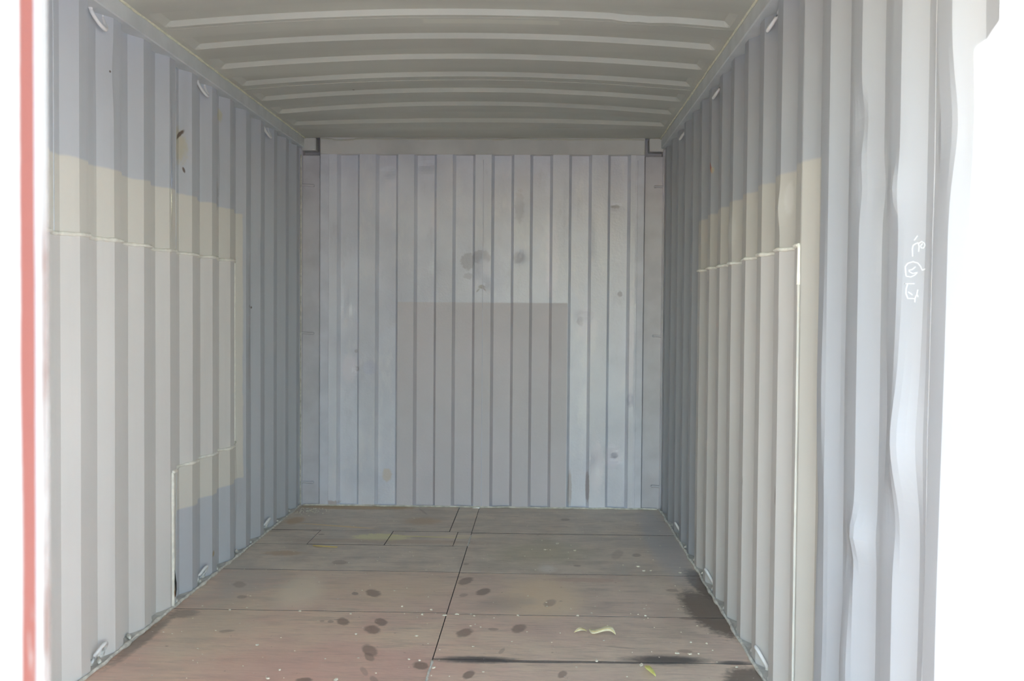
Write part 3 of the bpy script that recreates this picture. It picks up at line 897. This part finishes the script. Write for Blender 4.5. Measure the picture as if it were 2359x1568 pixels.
for i in range(60):       # crumbs gathered in the rear left corner
    x, y = -1.14 + abs(random.gauss(0, .08)), 5.80 - abs(random.gauss(0, .10))
    s_ = random.uniform(.002, .005)
    v, f = chip_mesh(s_, s_, .003)
    b0 = len(V)
    V += [(x + p[0], y + p[1], p[2] + .0004) for p in v]
    Fc += [[b0 + q for q in g] for g in f]
o = fixn(mesh_obj('floor_grit', V, Fc, M_chip))
o['kind'] = 'stuff'
tag(o, 'fine pale grit and crumbs scattered over the floor', 'grit')

# ------------------------------------------------------------------ chalk marks (on the sloping face of the second rib of the right wall)
CHALK = [[(1.5857, 1.4315), (1.5776, 1.4417)], [(1.5882, 1.3969), (1.5896, 1.4129), (1.5879, 1.4208), (1.5825, 1.4241), (1.5762, 1.4258)], [(1.5742, 1.4062), (1.5735, 1.4177), (1.5756, 1.4236)], [(1.5756, 1.4236), (1.5683, 1.4281), (1.5618, 1.4241), (1.5602, 1.4183), (1.5635, 1.4135), (1.569, 1.4146), (1.5696, 1.4196), (1.5657, 1.423)], [(1.6019, 1.3539), (1.6042, 1.3671), (1.6049, 1.3759), (1.5992, 1.3822), (1.5864, 1.3852), (1.5755, 1.3818), (1.5689, 1.3744), (1.5642, 1.3656), (1.5578, 1.3682)], [(1.5958, 1.3668), (1.588, 1.3679), (1.5797, 1.3741)], [(1.5958, 1.3646), (1.5862, 1.3592), (1.575, 1.3616), (1.5812, 1.3561), (1.5905, 1.3521), (1.6004, 1.3538)], [(1.6049, 1.3379), (1.5807, 1.3373)], [(1.597, 1.3363), (1.6002, 1.3261), (1.5999, 1.3159), (1.5947, 1.3056), (1.5784, 1.3047)], [(1.5941, 1.3194), (1.5835, 1.3128)], [(1.5725, 1.3241), (1.5742, 1.3141), (1.5779, 1.3055), (1.5781, 1.2968)], [(1.5742, 1.3141), (1.5706, 1.3082)]]
for st in CHALK:
    pts = []
    for i in range(len(st) - 1):
        for j in range(5):
            t = j / 5
            y, z = st[i][0] * (1 - t) + st[i + 1][0] * t, st[i][1] * (1 - t) + st[i + 1][1] * t
            pts.append((surf(1, y, z) - .0008, y, z))
    pts.append((surf(1, *st[-1]) - .0008, *st[-1]))
    tube('chalk_mark', pts, .0013, M_chalk, wr, 6)

# ------------------------------------------------------------------ doors and front frame
d1 = struct(empty('door_1', (0, 0, 0)), 'closed left door leaf seen edge-on, worn red and white paint')
EX = .062
v, f = box_data(EX - .10, EX, -.042, .0005, .005, 2.28, .003)
fixn(mesh_obj('door_edge', v, f, M_door, d1))
# leaf skin: shallow trapezoid corrugation, running vertically
px_, vv, ff = -1.16, [], []
pr = []
while px_ < EX - .10:
    pr += [(px_, -.036), (min(px_ + .07, EX - .09), -.036), (min(px_ + .09, EX - .09), -.012), (min(px_ + .16, EX - .09), -.012)]
    px_ += .18
pr = [p for i, p in enumerate(pr) if i == 0 or p[0] > pr[i - 1][0]]
for (x, y) in pr: vv += [(x, y, .01), (x, y, 2.27), (x, y + .003, .01), (x, y + .003, 2.27)]
for i in range(len(pr) - 1):
    a = 4 * i
    ff += [(a, a + 4, a + 5, a + 1), (a + 2, a + 3, a + 7, a + 6)]
mesh_obj('door_skin', vv, ff, M_door, d1)
box('door_rail', -1.16, EX - .09, -.042, 0, 2.18, 2.28, M_door, d1, .003)
box('door_rail', -1.16, EX - .09, -.042, 0, .005, .10, M_door, d1, .003)
tube('door_gasket', [(EX - .0012, -.0165 + .0006 * noise.noise(Vector((z * 9, 0, 0))), z) for z in [.01 + i * .04 for i in range(57)]],
     .0035, flat_mat('gasket', (.30, .29, .265), .6, .05), d1, 8)
struct(box('trim_6', -1.26, 1.26, -.10, .03, 2.285, 2.50, M_outer, None, .006), 'door header beam')
for k, s in ((7, -1), (8, 1)):
    xa, xb = sorted((s * 1.17, s * 1.27))
    struct(box('trim_%d' % k, xa, xb, -.10, .05, -.16, 2.29, M_outer, None, .006), 'front corner post')
struct(box('trim_9', -1.17, 1.17, -.10, 0.0, -.16, -.002, M_ledge, None, .004), 'door sill')
# yard
gv, gf = [], []
for i in range(25):
    for j in range(25):
        x, y = -40 + 80 * i / 24, -50 + 80 * j / 24
        gv.append((x, y, -.17 + .03 * noise.noise(Vector((x * .2, y * .2, 0)))- (.0 if abs(x) > 3 or y < -.5 else .02)))
for i in range(24):
    for j in range(24):
        a = i * 25 + j
        gf.append((a, a + 25, a + 26, a + 1))
struct(mesh_obj('ground', gv, gf, M_conc, None, True), 'sunlit concrete yard outside the doors')
